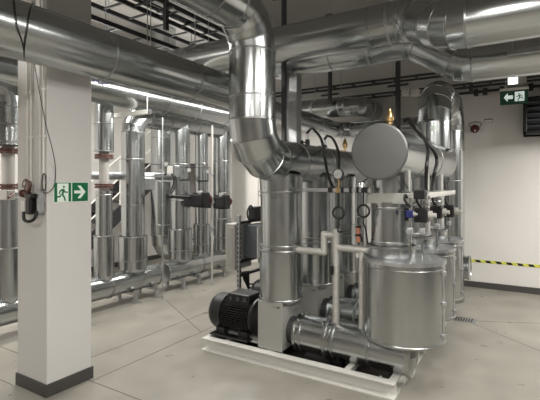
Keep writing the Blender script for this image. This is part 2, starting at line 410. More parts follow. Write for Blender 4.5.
# big drum header B
t = thing('drum_header', 'big horizontal clad drum with flat round grey end facing the camera', 'drum', (XB, 3.15, ZB))
bm = new(); cyl(bm, (XB, 3.15, ZB), (XB, 5.5, ZB), RB, n=72, caps=(False, True)); obj('shell', bm, 'clad', t)
bm = new(); lathe(bm, (XB, 3.175, ZB), (0, -1, 0), [(0, RB+.001), (0, RB+.008), (.022, RB+.008), (.028, RB+.002), (.03, RB-.008)], 72); disc(bm, V((XB, 3.145, ZB)), *frame_for(V((0, -1, 0))), RB-.005, 72)
cyl(bm, (XB, 3.138, ZB), (XB, 3.15, ZB), .007, n=10); obj('end_cap', bm, 'cap', t)
for y in (3.9, 4.6): band(t, (XB, y, ZB), (0, 1, 0), RB, .02, .005)
# inverted U at the far end of the drum
YU = 5.23
run('insulated_pipe', 'clad inverted U pipe rising from the far end of the drum', 'pipe',
    [(XB, YU, ZB+.15), (XB, YU, 2.66), (XB, 6.30, 2.66), (XB, 6.30, .0)], .185, .36, .42, .25, gores=5)
# end stub near the back wall
t = thing('insulated_pipe', 'short level clad pipe ending in a round cap by the back wall', 'pipe', (-.8, 6.1, .5))
section(t, (-.80, 6.1, .5), (-.72, 6.1, .5), .15, True, True); section(t, (-.99, 6.1, .5), (-.80, 6.1, .5), .12)

# ------------------------------------------------------------------ overhead pipes
run('insulated_pipe', 'long silver overhead pipe crossing in front of the white column', 'pipe',
    [(-2.88, -2.2, 2.60), (-2.88, 4.3, 2.60)], .19, sp=.97, off=1.47, cap1=True)
run('insulated_pipe', 'narrower pipe going on past the posts and turning right along the back wall', 'pipe',
    [(-2.88, 4.34, 2.53), (-2.88, 6.93, 2.50), (-1.45, 6.93, 2.50)], .135, .25, .7, .3, gores=2)
run('insulated_pipe', 'high clad crosswise pipe at back, ending in a bend to the wall', 'pipe',
    [(-4.6, 6.62, 2.84), (-2.36, 6.62, 2.84), (-2.36, 7.27, 2.84)], .155, .25, .8, .6)
PX = run('insulated_pipe', 'nearer of two thick crosswise pipes under the ceiling, stepping down at right', 'pipe',
    [(-4.9, 4.1, 3.12), (-.95, 4.1, 3.12), (-.60, 3.72, 2.87), (3.0, 3.72, 2.87)], .195, .30, 1.3, .95, gores=3)
run('insulated_pipe', 'farther lower of two thick crosswise pipes, offset down beside the exit sign', 'pipe',
    [(-4.9, 4.78, 3.14), (-1.12, 4.78, 3.14), (-.62, 4.78, 2.82), (3.0, 4.78, 2.82)], .195, .30, 1.15, .55, gores=3)
# ------------------------------------------------------------------ left background headers
def header(y0, y1, label, legs, c0, c1):
    t = thing('floor_header', label, 'pipe', (-4.68, y0, .27), 'low clad headers on legs')
    section(t, (-4.68, y0, .275), (-4.68, y1, .275), .147, c0, c1)
    n = max(2, int((y1-y0)/.75))
    for k in range(1, n): band(t, (-4.68, y0+(y1-y0)*k/n, .27), (0, 1, 0), .152, .02, .003)
    for y in legs:
        for x in (-4.52, -4.86):
            bm = new(); bar(bm, (x, y, 0), (x, y, .17), .045); box(bm, (x-.05, y-.05, 0), (x+.05, y+.05, .01)); obj('leg', bm, 'galv', t)
        bm = new(); box(bm, (-4.9, y-.022, .105), (-4.48, y+.022, .14)); obj('cross_bar', bm, 'galv', t)
    return t
header(-1.4, 4.44, 'low clad header on legs at left, running behind the column', (-.9, .6, 2.1, 3.94, 4.3), True, True)
header(4.60, 6.14, 'low clad header on legs with round end facing the camera', (4.85, 5.2, 5.85), True, True)
def floor_riser(y, r, rs, zs, ztop, label, grp='clad pipes standing on low headers', x=-4.68):
    t = thing('riser_pipe', label, 'pipe', (x, y, .40), grp)
    bm = new(); lathe(bm, (x, y, .27), (0, 0, 1), [(.03, .06), (.14, rs*.93), (.17, rs), (zs-.27, rs), (zs-.27, r-.01)], 48); obj('lower_sleeve', bm, 'clad', t)
    band(t, (x, y, zs), (0, 0, 1), rs, .014, .005); band(t, (x, y, zs-.32), (0, 0, 1), rs, .014, .004)
    bm = new(); cyl(bm, (x, y, zs-.01), (x, y, ztop), r, n=48); obj('pipe_section', bm, 'clad', t)
    z = zs+.45
    while z < ztop-.1: band(t, (x, y, z), (0, 0, 1), r, .014, .004); z += .55
    return t
floor_riser(4.95, .15, .183, .89, 2.6, 'broad clad pipe standing on the farther low header, left of the red valves')
floor_riser(5.45, .105, .135, .92, 2.6, 'slim clad pipe standing behind the red and black valves')
floor_riser(6.0, .155, .17, .98, 2.6, 'clad pipe on the far end of the low header beside the control box')
run('insulated_pipe', 'clad pipe rising from the low header right of the column, bending level above', 'pipe',
    [(-4.68, 4.03, .9), (-4.68, 4.03, 2.53), (-4.68, 7.2, 2.53)], .155, .24, .62, .4, gores=5)
t = floor_riser(4.03, .15, .19, .875, .92, 'flared clad sleeve at the foot of the bending pipe')
# pipes with bare flanged pieces
def flanged(y, label):
    x = -4.66; t = thing('riser_pipe', label, 'pipe', (x, y, .4), 'clad pipes with bare flanged pieces')
    bm = new(); lathe(bm, (x, y, .27), (0, 0, 1), [(.03, .06), (.13, .118), (.16, .125), (.66, .125), (.66, .09)], 40); obj('lower_sleeve', bm, 'clad', t)
    bm = new(); cyl(bm, (x, y, .92), (x, y, 1.50), .10, n=40); obj('lower_section', bm, 'clad', t)
    bm = new(); cyl(bm, (x, y, 1.5), (x, y, 2.0), .062, n=32); obj('bare_piece', bm, 'cast', t)
    for z in (1.55, 1.58, 1.92, 1.95): q1('flange', cyl, 'rust', t, (x, y, z-.01), (x, y, z+.01), .115)
    bm = new()
    for z in (1.565, 1.935):
        for k in range(8): cyl(bm, (x+.095*math.cos(k*PI/4), y+.095*math.sin(k*PI/4), z-.035), (x+.095*math.cos(k*PI/4), y+.095*math.sin(k*PI/4), z+.035), .009, n=6)
    obj('flange_bolts', bm, 'galv', t)
    bm = new(); cyl(bm, (x, y, 1.99), (x, y, 2.75), .118, n=40); obj('upper_section', bm, 'clad', t)
    for z, r in ((2.0, .118), (2.35, .118), (.93, .125), (1.45, .10)): band(t, (x, y, z), (0, 0, 1), r, .014, .005)
    return t
fl = flanged(3.55, 'clad pipe with rust coloured flanges just right of the column')
# left edge one, own upper part with bend
x, y = -4.66, 2.38
t = thing('riser_pipe', 'clad pipe with rust coloured flanges left of the column at photo edge', 'pipe', (x, y, .4), 'clad pipes with bare flanged pieces')
for ch in fl.children:
    if 'upper_section' not in ch.name and 'joint' not in ch.name:
        c = ch.copy(); C.objects.link(c); c.parent = t
for z, r in ((.93, .125), (1.45, .10)): band(t, (x, y, z), (0, 0, 1), r, .014, .005)
e = elbow(t, V((x, y, 2.0)), V((x, y, 2.72)), V((x, y-1, 2.72)), .15, .30, 5); section(t, (x, y, 1.99), e[0], .13+.02); section(t, e[1], (x, -1.4, 2.72), .15)
for z in (2.02, 2.2, 2.38): band(t, (x, y, z), (0, 0, 1), .15, .014, .005)
# thick pipe above the low headers
run('insulated_pipe', 'overhead clad pipe with a blue mark running above the left floor headers', 'pipe',
    [(-4.4, -2.2, 2.74), (-4.4, 6.9, 2.74)], .2, sp=1.32, off=1.2, cap1=True)
bm = new(); p = V((-4.4, 2.95, 2.74)); 
for k, (dy, a) in enumerate(((-.25, .0), (-.19, .05), (-.13, -.04), (-.07, .03))):
    box(bm, V((-4.4+.2*math.cos(a)-.004, 3.25+dy, 2.74+.2*math.sin(a)-.012)), V((-4.4+.2*math.cos(a)+.006, 3.32+dy, 2.74+.2*math.sin(a)+.012)))
tag(obj('film_remnant', bm, 'blue', None, p), 'blue film remnant stuck on the left overhead pipe', 'film')
# big vertical pipe behind
run('insulated_pipe', 'wide clad pipe in the left background with bend at its foot', 'pipe',
    [(-5.55, 5.45, 4.28), (-5.55, 5.45, .42), (-5.55, 7.26, .42)], .215, .28, .75, .4, gores=4)
run('insulated_pipe', 'clad standing pipe at the back wall behind the black and red valves', 'pipe',
    [(-5.2, 6.7, 0), (-5.2, 6.7, 4.28)], .15, sp=.7)
# ------------------------------------------------------------------ column conduits, cables, devices
for k, uu in enumerate((27.5, 31, 40, 43.5)):
    p = px(uu, 120, Y=CY0-.012)
    bm = new(); cyl(bm, (p.x, CY0-.012, 1.5 if k < 2 else 1.45), (p.x, CY0-.012, CEIL), .0075, n=12)
    o = obj('conduit', bm, 'white', None, (p.x, CY0-.012, 1.45))
    tag(o, ['leftmost thin white conduit on the column', 'thin white conduit second from left on the column', 'thin white conduit third from left on the column', 'thin white conduit next to the column corner'][k], 'conduit', 'white conduits on the column')
    bm = new()
    bm.free()
    for z in (1.95, 2.3, 3.2): bm = new(); box(bm, (p.x-.013, CY0-.022, z-.008), (p.x+.013, CY0, z+.008), .002); obj('clip', bm, 'white', o)
bm = new(); hose(bm, [px(34, 62, Y=CY0-.03), px(39, 90, Y=CY0-.03), px(46, 125, Y=CY0-.03), px(52, 148, Y=1.83), px(55.5, 168, X=-3.08), px(54, 186, X=-3.09), px(47, 193, Y=CY0-.02), px(41, 191, Y=CY0-.02)], .0035, 6)
tag(obj('cable', bm, 'dsteel'), 'thin dark cable hanging diagonally down the column corner', 'cable')
bm = new()
for k in range(4):
    c = px(44, 182, Y=CY0-.02-.008*k); hose(bm, [c+V((math.cos(a)*.026, 0, math.sin(a)*.062)) for a in [j*PI/6+.3*k for j in range(12)]], .004, 6)
tag(obj('cable_coil', bm, 'dsteel', None, px(44, 182, Y=CY0-.02)), 'small coil of dark grey cable on the column left face', 'cable')
t = thing('shutoff_valve', 'brown and black valve with red cable coil hung on the column', 'valve', px(32, 200, Y=CY0-.05))
bm = new(); c = px(30, 186, Y=CY0-.06)
for k in range(5): hose(bm, [c+V((math.cos(a)*(.02+.006*k), -.008*k, math.sin(a)*(.035+.004*k))) for a in [j*PI/5+k for j in range(10)]], .004, 6)
obj('red_coil', bm, 'rust', t)
bm = new(); c = px(31, 205, Y=CY0-.06); box(bm, c+V((-.03, -.03, -.07)), c+V((.035, .045, .075)), .012); box(bm, c+V((-.035, -.035, .05)), c+V((.06, .03, .085)), .008); obj('valve_body', bm, 'black', t)
bm = new(); cyl(bm, c+V((-.10, 0, .085)), c+V((-.02, 0, .085)), .018, n=14); cyl(bm, c+V((-.12, 0, .085)), c+V((-.1, 0, .085)), .03, n=14); obj('pipe_stub', bm, 'rust', t)
bm = new(); box(bm, c+V((-.075, -.04, -.05)), c+V((-.035, .0, .03)), .006); obj('terminal_block', bm, 'white', t)
bm = new(); hose(bm, [c+V((-.06, -.02, -.04)), c+V((-.04, -.03, -.105)), c+V((.02, -.03, -.12)), c+V((.075, -.02, -.10)), c+V((.085, .0, -.04))], .012, 8); obj('hose', bm, 'rubber', t)
bm = new(); box(bm, c+V((.07, .0, -.06)), c+V((.10, .045, .12)), .004); obj('bracket', bm, 'galv', t)
t = thing('junction_box', 'white fitting with red knob on pipe at left photo edge', 'box', px(6, 195, Y=2.3))
bm = new(); c = px(8, 195, Y=2.25); box(bm, c+V((-.09, -.04, -.05)), c+V((.06, .04, .05)), .01); obj('box_body', bm, 'cast', t)
bm = new(); hose(bm, [c+V((.06, 0, 0)), c+V((.12, -.02, .01)), c+V((.16, -.04, .0)), c+V((.2, -.1, -.02))], .012, 8); obj('stub', bm, 'rust', t)
# green signs on column right face
def sign_panel(bm, y0, y1, z0, z1, x, th=.004): box(bm, (x, y0, z0), (x+th, y1, z1))
def poly(bm, pts, f, th, axis):
    A = [bm.verts.new(f(a, b)) for a, b in pts]; B = [bm.verts.new(f(a, b)+axis*th) for a, b in pts]
    bm.faces.new(A); bm.faces.new(B[::-1]); n = len(A)
    for i in range(n): bm.faces.new((A[i], A[(i+1) % n], B[(i+1) % n], B[i]))
def running_man(f, bm, axis, th=.0015):
    # unit square figure running right
    c = [(.57+.075*math.cos(k*PI/6), .84+.075*math.sin(k*PI/6)) for k in range(12)]; poly(bm, c, f, th, axis)
    poly(bm, [(.40, .72), (.60, .72), (.62, .60), (.52, .38), (.38, .40), (.44, .58)], f, th, axis)       # torso
    poly(bm, [(.40, .73), (.22, .62), (.14, .44), (.22, .41), (.28, .55), (.42, .62)], f, th, axis)       # rear arm
    poly(bm, [(.60, .72), (.68, .58), (.92, .56), (.92, .49), (.64, .50), (.54, .62)], f, th, axis)       # front arm
    poly(bm, [(.50, .44), (.66, .26), (.76, .02), (.64, .02), (.56, .2), (.38, .38)], f, th, axis)        # front leg
    poly(bm, [(.38, .42), (.30, .24), (.02, .22), (.02, .31), (.24, .33), (.34, .46)], f, th, axis)       # rear leg
XF = CX1
def colsign(name, y0, y1, label):
    z0, z1 = 1.455, 1.603
    t = thing(name, label, 'sign', (XF, y0, z0)); t_ = .004
    bm = new(); box(bm, (XF, y0-.004, z0-.004), (XF+.003, y1+.004, z1+.004)); obj('backing', bm, 'signw', t)
    bm = new(); box(bm, (XF+.003, y0, z0), (XF+.0045, y1, z1)); obj('green_field', bm, 'green', t)
    return t, z0, z1
t, z0, z1 = colsign('exit_sign', 1.917, 2.055, 'green and white running figure exit sign on the column')
bm = new(); box(bm, (XF+.0045, 1.94, z0), (XF+.0055, 2.032, z1-.006)); obj('white_doorway', bm, 'signw', t)
bm = new(); running_man(lambda a, b: V((XF+.0055, 1.938+a*.096, z0+.004+b*.132)), bm, V((1, 0, 0))); obj('running_figure', bm, 'green', t)
t, z0, z1 = colsign('exit_sign', 2.065, 2.204, 'green sign with white right arrow on the column')
bm = new(); poly(bm, [(.12, .42), (.12, .58), (.55, .58), (.32, .84), (.52, .84), (.84, .5), (.52, .16), (.32, .16), (.55, .42)], lambda a, b: V((XF+.0045, 2.065+a*.139, z0+b*.148)), .0015, V((1, 0, 0))); obj('arrow', bm, 'signw', t)

# ------------------------------------------------------------------ back wall items
# hazard tape
bm = new(); box(bm, (-.95, Y1-.004, .385), (3.15, Y1, .425)); tp = tag(obj('hazard_tape', bm, 'yellow', None, (-.95, Y1, .4)), 'yellow and black hazard tape along the back wall', 'tape')
bm = new(); xx = -.93
while xx < 3.1:
    A = [(xx+.03, .387), (xx+.10, .387), (xx+.075, .423), (xx+.005, .423)]; poly(bm, A, lambda a, b: V((a, Y1-.0055, b)), .0015, V((0, 1, 0))); xx += .14
obj('black_stripes', bm, 'black', tp)
# hanging exit sign with emergency lamp
YS = 6.85; c = px(514, 96, Y=YS)
t = thing('exit_sign', 'hanging green exit sign with left arrow and figure by back wall', 'sign', c)
bm = new(); box(bm, c+V((-.17, -.03, -.115)), c+V((.17, .03, .075)), .008); obj('green_box', bm, 'greend', t)
bm = new(); box(bm, c+V((-.175, -.04, .075)), c+V((.175, .04, .11)), .006); obj('top_rail', bm, 'white', t)
bm = new(); poly(bm, [(.05, .5), (.42, .9), (.42, .66), (.9, .66), (.9, .34), (.42, .34), (.42, .1)], lambda a, b: c+V((-.13+a*.13, -.032, -.095+b*.155)), .002, V((0, 1, 0))); obj('arrow', bm, 'arrow', t)
bm = new(); box(bm, c+V((.01, -.0335, -.08)), c+V((.125, -.030, .05))); d = obj('figure_panel', bm, 'arrow', t)
bm = new(); running_man(lambda a, b: c+V((.12-a*.105, -.0345, -.078+b*.12)), bm, V((0, -1, 0))); obj('running_figure', bm, 'green', d)
bm = new(); 
for dx in (-.1, .1): cyl(bm, c+V((dx, 0, .11)), c+V((dx, 0, .24)), .006, n=8)
obj('hanger_rods', bm, 'galv', t)
l = px(515, 79.5, Y=YS)
t = thing('emergency_lamp', 'lit square emergency lamp above the hanging exit sign', 'lamp', l)
bm = new(); box(bm, l+V((-.09, -.02, -.07)), l+V((.14, .06, .08)), .006); box(bm, l+V((-.02, 0, .08)), l+V((.02, .04, CEIL-l.z))); obj('housing', bm, 'cast', t)
bm = new(); box(bm, l+V((-.08, -.028, -.065)), l+V((.03, -.018, .07)), .004); obj('lit_face', bm, 'litw', t)
# alarm
c = px(475, 129, Y=Y1); t = thing('alarm_sounder', 'round dark red fire alarm sounder on back wall', 'alarm', c)
bm = new(); lathe(bm, c, (0, -1, 0), [(0, .062), (.03, .062), (.04, .05), (.08, .045), (.085, .035), (.085, 0)], 28); obj('body', bm, 'red', t)
bm = new(); cyl(bm, c+V((.01, -.083, -.035)), c+V((.01, -.092, -.035)), .014, n=14); obj('button', bm, 'white', t)
bm = new(); hose(bm, [c+V((-.06, -.01, .03)), c+V((-.09, -.01, .07)), c+V((-.05, -.012, .10)), c+V((.03, -.01, .11)), c+V((.1, -.01, .07)), c+V((.06, -.01, .03))], .004, 6); obj('wire', bm, 'rust', t)
c = px(488.5, 121, Y=Y1); bm = new(); box(bm, c+V((-.055, -.004, -.03)), c+V((.055, 0, .03))); t = tag(obj('wall_label', bm, 'white', None, c), 'small white label on wall right of the alarm', 'label')
bm = new(); 
for a, b in ((( -.057, -.03), (.057, -.026)), ((-.057, .018), (.057, .032)), ((-.057, -.03), (-.052, .03)), ((.052, -.03), (.057, .03))): box(bm, c+V((a[0], -.006, a[1])), c+V((b[0], -.003, b[1])))
obj('border', bm, 'boxd', t)
# louvred heater
a = px(523, 100, Y=6.9); x0, z1, z0 = a.x, 2.78, 2.27; x1 = x0+.75
t = thing('unit_heater', 'black louvred fan heater high on back wall at right edge', 'heater', (x0, 6.9, z0))
bm = new()
for lo, hi in (((x0, 6.85, z0), (x0+.05, Y1, z1)), ((x1-.05, 6.85, z0), (x1, Y1, z1)), ((x0, 6.85, z0), (x1, Y1, z0+.05)), ((x0, 6.85, z1-.05), (x1, Y1, z1))): box(bm, lo, hi, .01)
box(bm, (x0, 7.0, z0), (x1, Y1, z1)); obj('housing', bm, 'black', t)
for k in range(5):
    bm = new(); z = z0+.09+k*.083; box(bm, (x0+.05, 6.86, z-.006), (x1-.05, 6.96, z+.006), .002, R=Matrix.Rotation(math.radians(-25), 3, 'X')); obj('louvre', bm, 'boxd', t)
# HC lettering on the back wall
c = px(257.5, 196, Y=Y1-.003)
fc = bpy.data.curves.new('wall_lettering', 'FONT'); fc.body = 'HC'; fc.size = .165; fc.extrude = .001; fc.align_x = 'CENTER'
fo = bpy.data.objects.new('wall_lettering', fc); C.objects.link(fo); fo.location = c; fc.materials.append(M['boxd'])
bpy.context.view_layer.update(); fm = bpy.data.meshes.new_from_object(fo); bpy.data.objects.remove(fo); fo = bpy.data.objects.new('wall_lettering', fm); C.objects.link(fo); fo.location = c; fo.rotation_euler = (PI/2, 0, 0)
tag(fo, 'dark HC letters on the pale back wall', 'lettering')
# pale door on the back wall seen between the pipes
bm = new(); box(bm, (-5.62, Y1-.03, 0), (-4.75, Y1, 2.05)); struct('door_1', bm, 'white')
bm = new(); box(bm, (X1-.06, 1.0, 0), (X1, 4.9, 3.9))  # unseen ribbed dark panel, added to darken reflections in the metal cladding
for k in range(26): box(bm, (X1-.075, 1.03, .05+k*.148), (X1-.055, 4.87, .17+k*.148), .008)
struct('added_dark_panel', bm, 'boxd')

# ------------------------------------------------------------------ cable trays
def tray(name_label, p0, p1, wd, rungs, grp=None, side=V((0, 0, 1)), hz=.06):
    p0, p1 = V(p0), V(p1); d = (p1-p0).normalized(); s = d.cross(V((0, 0, 1))).normalized()
    t = thing('cable_tray', name_label, 'cable tray', p0, grp)
    for k in (-1, 1): bm = new(); bar(bm, p0+s*wd/2*k, p1+s*wd/2*k, .025, hz); obj('side_rail', bm, 'dsteel', t)
    n = int((p1-p0).length/rungs)
    for k in range(n+1):
        q = p0+d*(k*rungs+.05); bm = new(); bar(bm, q-s*wd/2, q+s*wd/2, .03, .02); obj('rung', bm, 'dsteel', t)
    return t
G = 'ladder trays over the left pipes'
tray('dark cable ladder nearest the left overhead pipe', (-4.15, 1.2, 3.86), (-4.15, 7.2, 3.86), .42, .42, G)
tray('dark cable ladder second from the overhead pipe, higher', (-4.75, 1.2, 3.95), (-4.75, 7.2, 3.95), .42, .42, G)
tray('dark cable ladder lower and farther left', (-4.75, 1.6, 3.62), (-4.75, 7.2, 3.62), .32, .42, G)
tray('dark cable ladder farthest left near the wall', (-6.2, 1.6, 3.8), (-6.2, 7.2, 3.8), .42, .5, G)
bm = new()
for k in range(6):
    o = random.uniform(-.12, .12); hose(bm, [(-4.15+o+random.uniform(-.02, .02), yy, 3.885+.01*(k % 2)) for yy in (1.4, 2.5, 3.6, 4.7, 5.8, 7.0)], .012, 6)
tag(obj('cable_bundle', bm, 'rubber', None, (-4.15, 1.4, 3.88)), 'black cables lying in the ladder nearest the overhead pipe', 'cable')
G2 = 'ladder trays along the back wall'
tray('dark cable ladder low along the back wall', (-5.5, 7.05, 3.06), (3.0, 7.05, 3.06), .25, .35, G2, hz=.03)
tray('dark cable ladder middle of those along the back wall', (-5.5, 7.05, 3.28), (3.0, 7.05, 3.28), .25, .35, G2, hz=.03)
tray('dark cable ladder highest along the back wall', (-5.5, 6.3, 3.45), (-.9, 6.3, 3.45), .4, .35, G2, hz=.03)
# posts that carry the trays
def post(x, y, z0, z1, label, wd=.05):
    t = thing('tray_post', label, 'post', (x, y, z0), 'dark posts carrying the trays')
    bm = new(); bar(bm, (x, y, z0), (x, y, z1), wd); z = z0+.05
    while z < z1-.05: box(bm, (x-wd/2-.002, y-.008, z-.02), (x+wd/2+.002, y+.008, z+.02)); z += .08
    obj('upright', bm, 'dsteel', t)
    for z in (3.06, 3.45, 3.8):
        if z0 < z < z1: bm = new(); bar(bm, (x-.15, y, z-.04), (x+.15, y, z-.04), .03); obj('arm', bm, 'dsteel', t)
    bm = new(); box(bm, (x-.06, y-.06, z1-.01), (x+.06, y+.06, z1)); obj('foot_plate', bm, 'dsteel', t)
def postat(u, Y, z0, z1, label, wd=.05):
    p = px(u, 100, Y=Y); post(p.x, Y, z0, z1, label, wd)
p = px(166, 30, X=-3.9); post(-3.9, p.y, 3.5, CEIL, 'dark perforated post carrying ladders above left pipe')
postat(284, 4.33, 1.98, CEIL, 'dark perforated post beside the grey steel column', .045)
postat(330, 6.4, 2.9, CEIL, 'dark post behind the thick pipes, middle of photo')
postat(398, 6.3, 2.0, CEIL, 'dark post above the brass vent', .06)
postat(471, 7.0, 2.95, CEIL, 'short dark post above the alarm')
# H column
p = px(293, 100, Y=4.62); bm = new(); hx = p.x
box(bm, (hx-.075, 4.57, 0), (hx-.062, 4.70, 2.92)); box(bm, (hx+.062, 4.57, 0), (hx+.075, 4.70, 2.92)); box(bm, (hx-.062, 4.60, 0), (hx+.062, 4.612, 2.92)); box(bm, (hx-.11, 4.53, 0), (hx+.11, 4.73, .015))
tag(obj('steel_column', bm, 'galv', None, (hx, 4.6, 0)), 'grey steel channel column rising behind the level header', 'column')
# conduit run on back wall behind exit sign
bm = new(); cyl(bm, (-1.6, Y1-.05, 2.98), (3.1, Y1-.05, 2.98), .014, n=10); cyl(bm, (-1.6, Y1-.02, 3.0), (3.1, Y1-.02, 3.0), .01, n=8); t = tag(obj('conduit', bm, 'dsteel', None, (-1.6, Y1-.05, 2.98)), 'dark conduit along the back wall behind the exit sign', 'conduit')
for uu in (476, 485, 502, 531): q = px(uu, 90, Y=Y1-.06); bm = new(); box(bm, (q.x-.03, Y1-.08, 2.93), (q.x+.03, Y1, 3.03), .004); obj('clamp', bm, 'dsteel', t)
for uu, lb in ((406, 'left'), (415, 'right')):
    c = px(uu, 92.5, Y=6.85); bm = new(); box(bm, c+V((-.06, -.04, -.05)), c+V((.06, .08, .05)), .006); tag(obj('junction_box', bm, 'white', None, c), lb+' of two small white boxes under the back wall tray', 'box', 'white boxes on the tray')
# hanger rods
def hanger(x, y, ztop, r, zc, label, ax=(0, 1, 0)):
    t = thing('pipe_hanger', label, 'hanger', (x, y, zc+r), 'threaded rod pipe hangers')
    bm = new(); cyl(bm, (x, y, zc+r), (x, y, ztop), .006, n=8); obj('rod', bm, 'galv', t)
    band(t, (x, y, zc), ax, r, .03, .006, 'galv', 'clamp')
p = px(94, 10, X=-2.88)
for (u, X, Y, zc, r, ax, lb) in ((195, None, 4.1, 3.12, .195, (1, 0, 0), 'rod hanger left of the big riser'), (315, None, 6.62, 2.84, .155, (1, 0, 0), 'rod hanger over the high back pipe, left one'), (341, None, 6.62, 2.84, .155, (1, 0, 0), 'rod hanger over the high back pipe, right one'),
        (391, None, 4.1, 3.12, .195, (1, 0, 0), 'rod hanger left of the double rings'), (371, None, 4.78, 3.14, .195, (1, 0, 0), 'rod hanger on farther thick pipe'), (393, None, 6.93, 2.5, .135, (1, 0, 0), 'rod hanger behind the brass vent')):
    p = px(u, 50, Y=Y); hanger(p.x, Y, CEIL, r, zc, lb, ax)
hanger(-4.4, 4.9, CEIL, .2, 2.74, 'rod hanger on pipe over the left headers')
hanger(-4.4, 2.7, CEIL, .2, 2.74, 'rod hanger beside the column on the left pipe')
# trapeze below left pipe
t = thing('trapeze_bracket', 'galvanised strut bracket hung beneath the left overhead pipe', 'bracket', (-4.1, 3.78, 2.5))
bm = new(); bar(bm, (-4.98, 3.78, 2.49), (-4.08, 3.78, 2.49), .055); obj('strut', bm, 'frame', t)
bm = new(); box(bm, (-4.085, 3.752, 2.462), (-4.075, 3.808, 2.518)); obj('end_plug', bm, 'black', t)
for x in (-4.13, -4.93): q1('rod', cyl, 'galv', t, (x, 3.78, 2.5), (x, 3.78, CEIL), .006, n=8)
# black wires looped on big pipe
bm = new()
for (u0, u1, ue) in ((11, 16, 22), (35, 27, 24)):
    pts = []
    for k in range(9):
        a = math.radians(95-k*22); f = k/8; yy = px(u0+(u1-u0)*f/.6 if f < .6 else u1+(24-u1)*min(1, (f-.6)/.2), 30, X=-2.88+.19*math.cos(a)).y; yy = yy
        pts.append(V((-2.88+.197*math.cos(a), yy, 2.60+.197*math.sin(a))))
    pts = [V((-2.9, pts[0].y, CEIL))]+pts; hose(bm, pts, .003, 6)
tag(obj('cable', bm, 'rubber', None, (-2.8, 1.4, 2.6)), 'thin black cables draped around the overhead pipe at top left', 'cable')
# ------------------------------------------------------------------ control rack
XR = -2.95
t = thing('control_rack', 'black perforated strut rack with shelves behind the nearest motor', 'rack', (XR, 4.1, 0))
for y in (4.1, 4.72):
    bm = new(); bar(bm, (XR, y, 0), (XR, y, 1.22), .04)
    for k in range(24): box(bm, (XR-.022, y-.007, .05+k*.05), (XR+.0215, y+.007, .075+k*.05))
    box(bm, (XR-.05, y-.05, 0), (XR+.05, y+.05, .01)); obj('upright', bm, 'dsteel' if y > 4.2 else 'galv', t)
for z in (1.12, .66, .5):
    bm = new(); box(bm, (XR-.02, 4.1, z), (XR+.02, 4.72, z+.03)); obj('shelf_bar', bm, 'black', t)
bm = new()
for k in range(20): box(bm, (XR+.0205, 4.094, .06+k*.055), (XR+.0225, 4.106, .085+k*.055)); box(bm, (XR-.008, 4.0785, .06+k*.055), (XR+.008, 4.0795, .085+k*.055))
tag(obj('slots', bm, 'black', t), kind='stuff')
t = thing('control_cabinet', 'light grey narrow control cabinet fixed left of the rack upright', 'cabinet', (XR-.1, 4.0, .6))
bm = new(); box(bm, (XR-.16, 4.05, .58), (XR-.025, 4.40, 1.12), .008); obj('body', bm, 'cast', t)
bm = new(); box(bm, (XR-.14, 4.045, .62), (XR-.05, 4.05, 1.08), .002); obj('door', bm, 'box', t)
t = thing('control_cabinet', 'dark grey equipment box hanging inside the black rack', 'cabinet', (XR, 4.3, .7))
bm = new(); box(bm, (XR-.018, 4.22, .71), (XR+.20, 4.62, 1.10), .008); obj('body', bm, 'boxd', t)
bm = new(); box(bm, (XR+.20, 4.18, .72), (XR+.21, 4.30, 1.09), .002); obj('side_label', bm, 'frame', t)
t = thing('pressure_controller', 'small black device with loop cable on top of the rack', 'controller', (XR, 4.45, 1.15))
bm = new(); box(bm, (XR-.05, 4.36, 1.15), (XR+.06, 4.58, 1.31), .015); obj('body', bm, 'black', t)
bm = new(); hose(bm, [(XR+.03, 4.36, 1.28), (XR+.04, 4.28, 1.33), (XR+.05, 4.2, 1.26), (XR+.04, 4.24, 1.17), (XR+.03, 4.34, 1.16)], .01, 8); obj('cable', bm, 'rubber', t)
bm = new()
for k in range(5):
    y0, y1, dz = 4.12+.02*k, 4.6-.02*k, .12+.06*k
    hose(bm, [(XR+.03+.01*k, y0, .56), (XR+.05, y0+.05, .5-dz*.6), (XR+.07, (y0+y1)/2, .5-dz), (XR+.05, y1-.05, .5-dz*.6), (XR+.03+.01*k, y1, .58)], .009, 8)
tag(obj('cable_bundle', bm, 'rubber', None, (XR, 4.2, .5)), 'black cables hanging in loops under the rack shelf', 'cable')
# ------------------------------------------------------------------ small foil wrapped pipes between risers
Yq = 3.42
def P(u, v): return px(u, v, Y=Yq)
t = thing('foil_wrapped_pipe', 'thin foil wrapped pipework with U loop between the two nearest risers', 'pipe', P(336, 320))
def fp(name, pts, r=.028):
    bm = new()
    for a, b in zip(pts, pts[1:]): cyl(bm, a, b, r, n=16)
    for a in pts[1:-1]: bmesh.ops.create_uvsphere(bm, u_segments=16, v_segments=8, radius=r*1.02, matrix=Matrix.Translation(a))
    obj(name, bm, 'foil', t)
b = P(336, 318); xv = b.x
fp('upright_pipe', [V((xv, Yq, .40)), V((xv, Yq, 1.21))], .03)
fp('loop_pipe', [V((XA+.17, Yq, 1.0)), V((P(324, 250).x, Yq, 1.0)), V((P(324, 250).x, Yq, 1.155)), V((xv, Yq, 1.155))], .03)
fp('cross_pipe', [V((xv, Yq, 1.05)), V((-1.12, Yq, 1.05))], .03)
fp('second_upright', [V((-1.215, Yq, 1.05)), V((-1.215, Yq, .40))], .026)
bm = new(); box(bm, (xv-.03, Yq-.05, .82), (xv-.01, Yq-.02, .9), .004); obj('clip', bm, 'black', t)
t = thing('flow_indicator', 'small clear cylinder with orange float on the thin foil pipe', 'indicator', P(359, 244))
c = P(359, 244); bm = new(); cyl(bm, c+V((-.035, 0, -.0)), c+V((-.035, 0, .16)), .028, n=20); obj('cylinder', bm, 'glass', t)
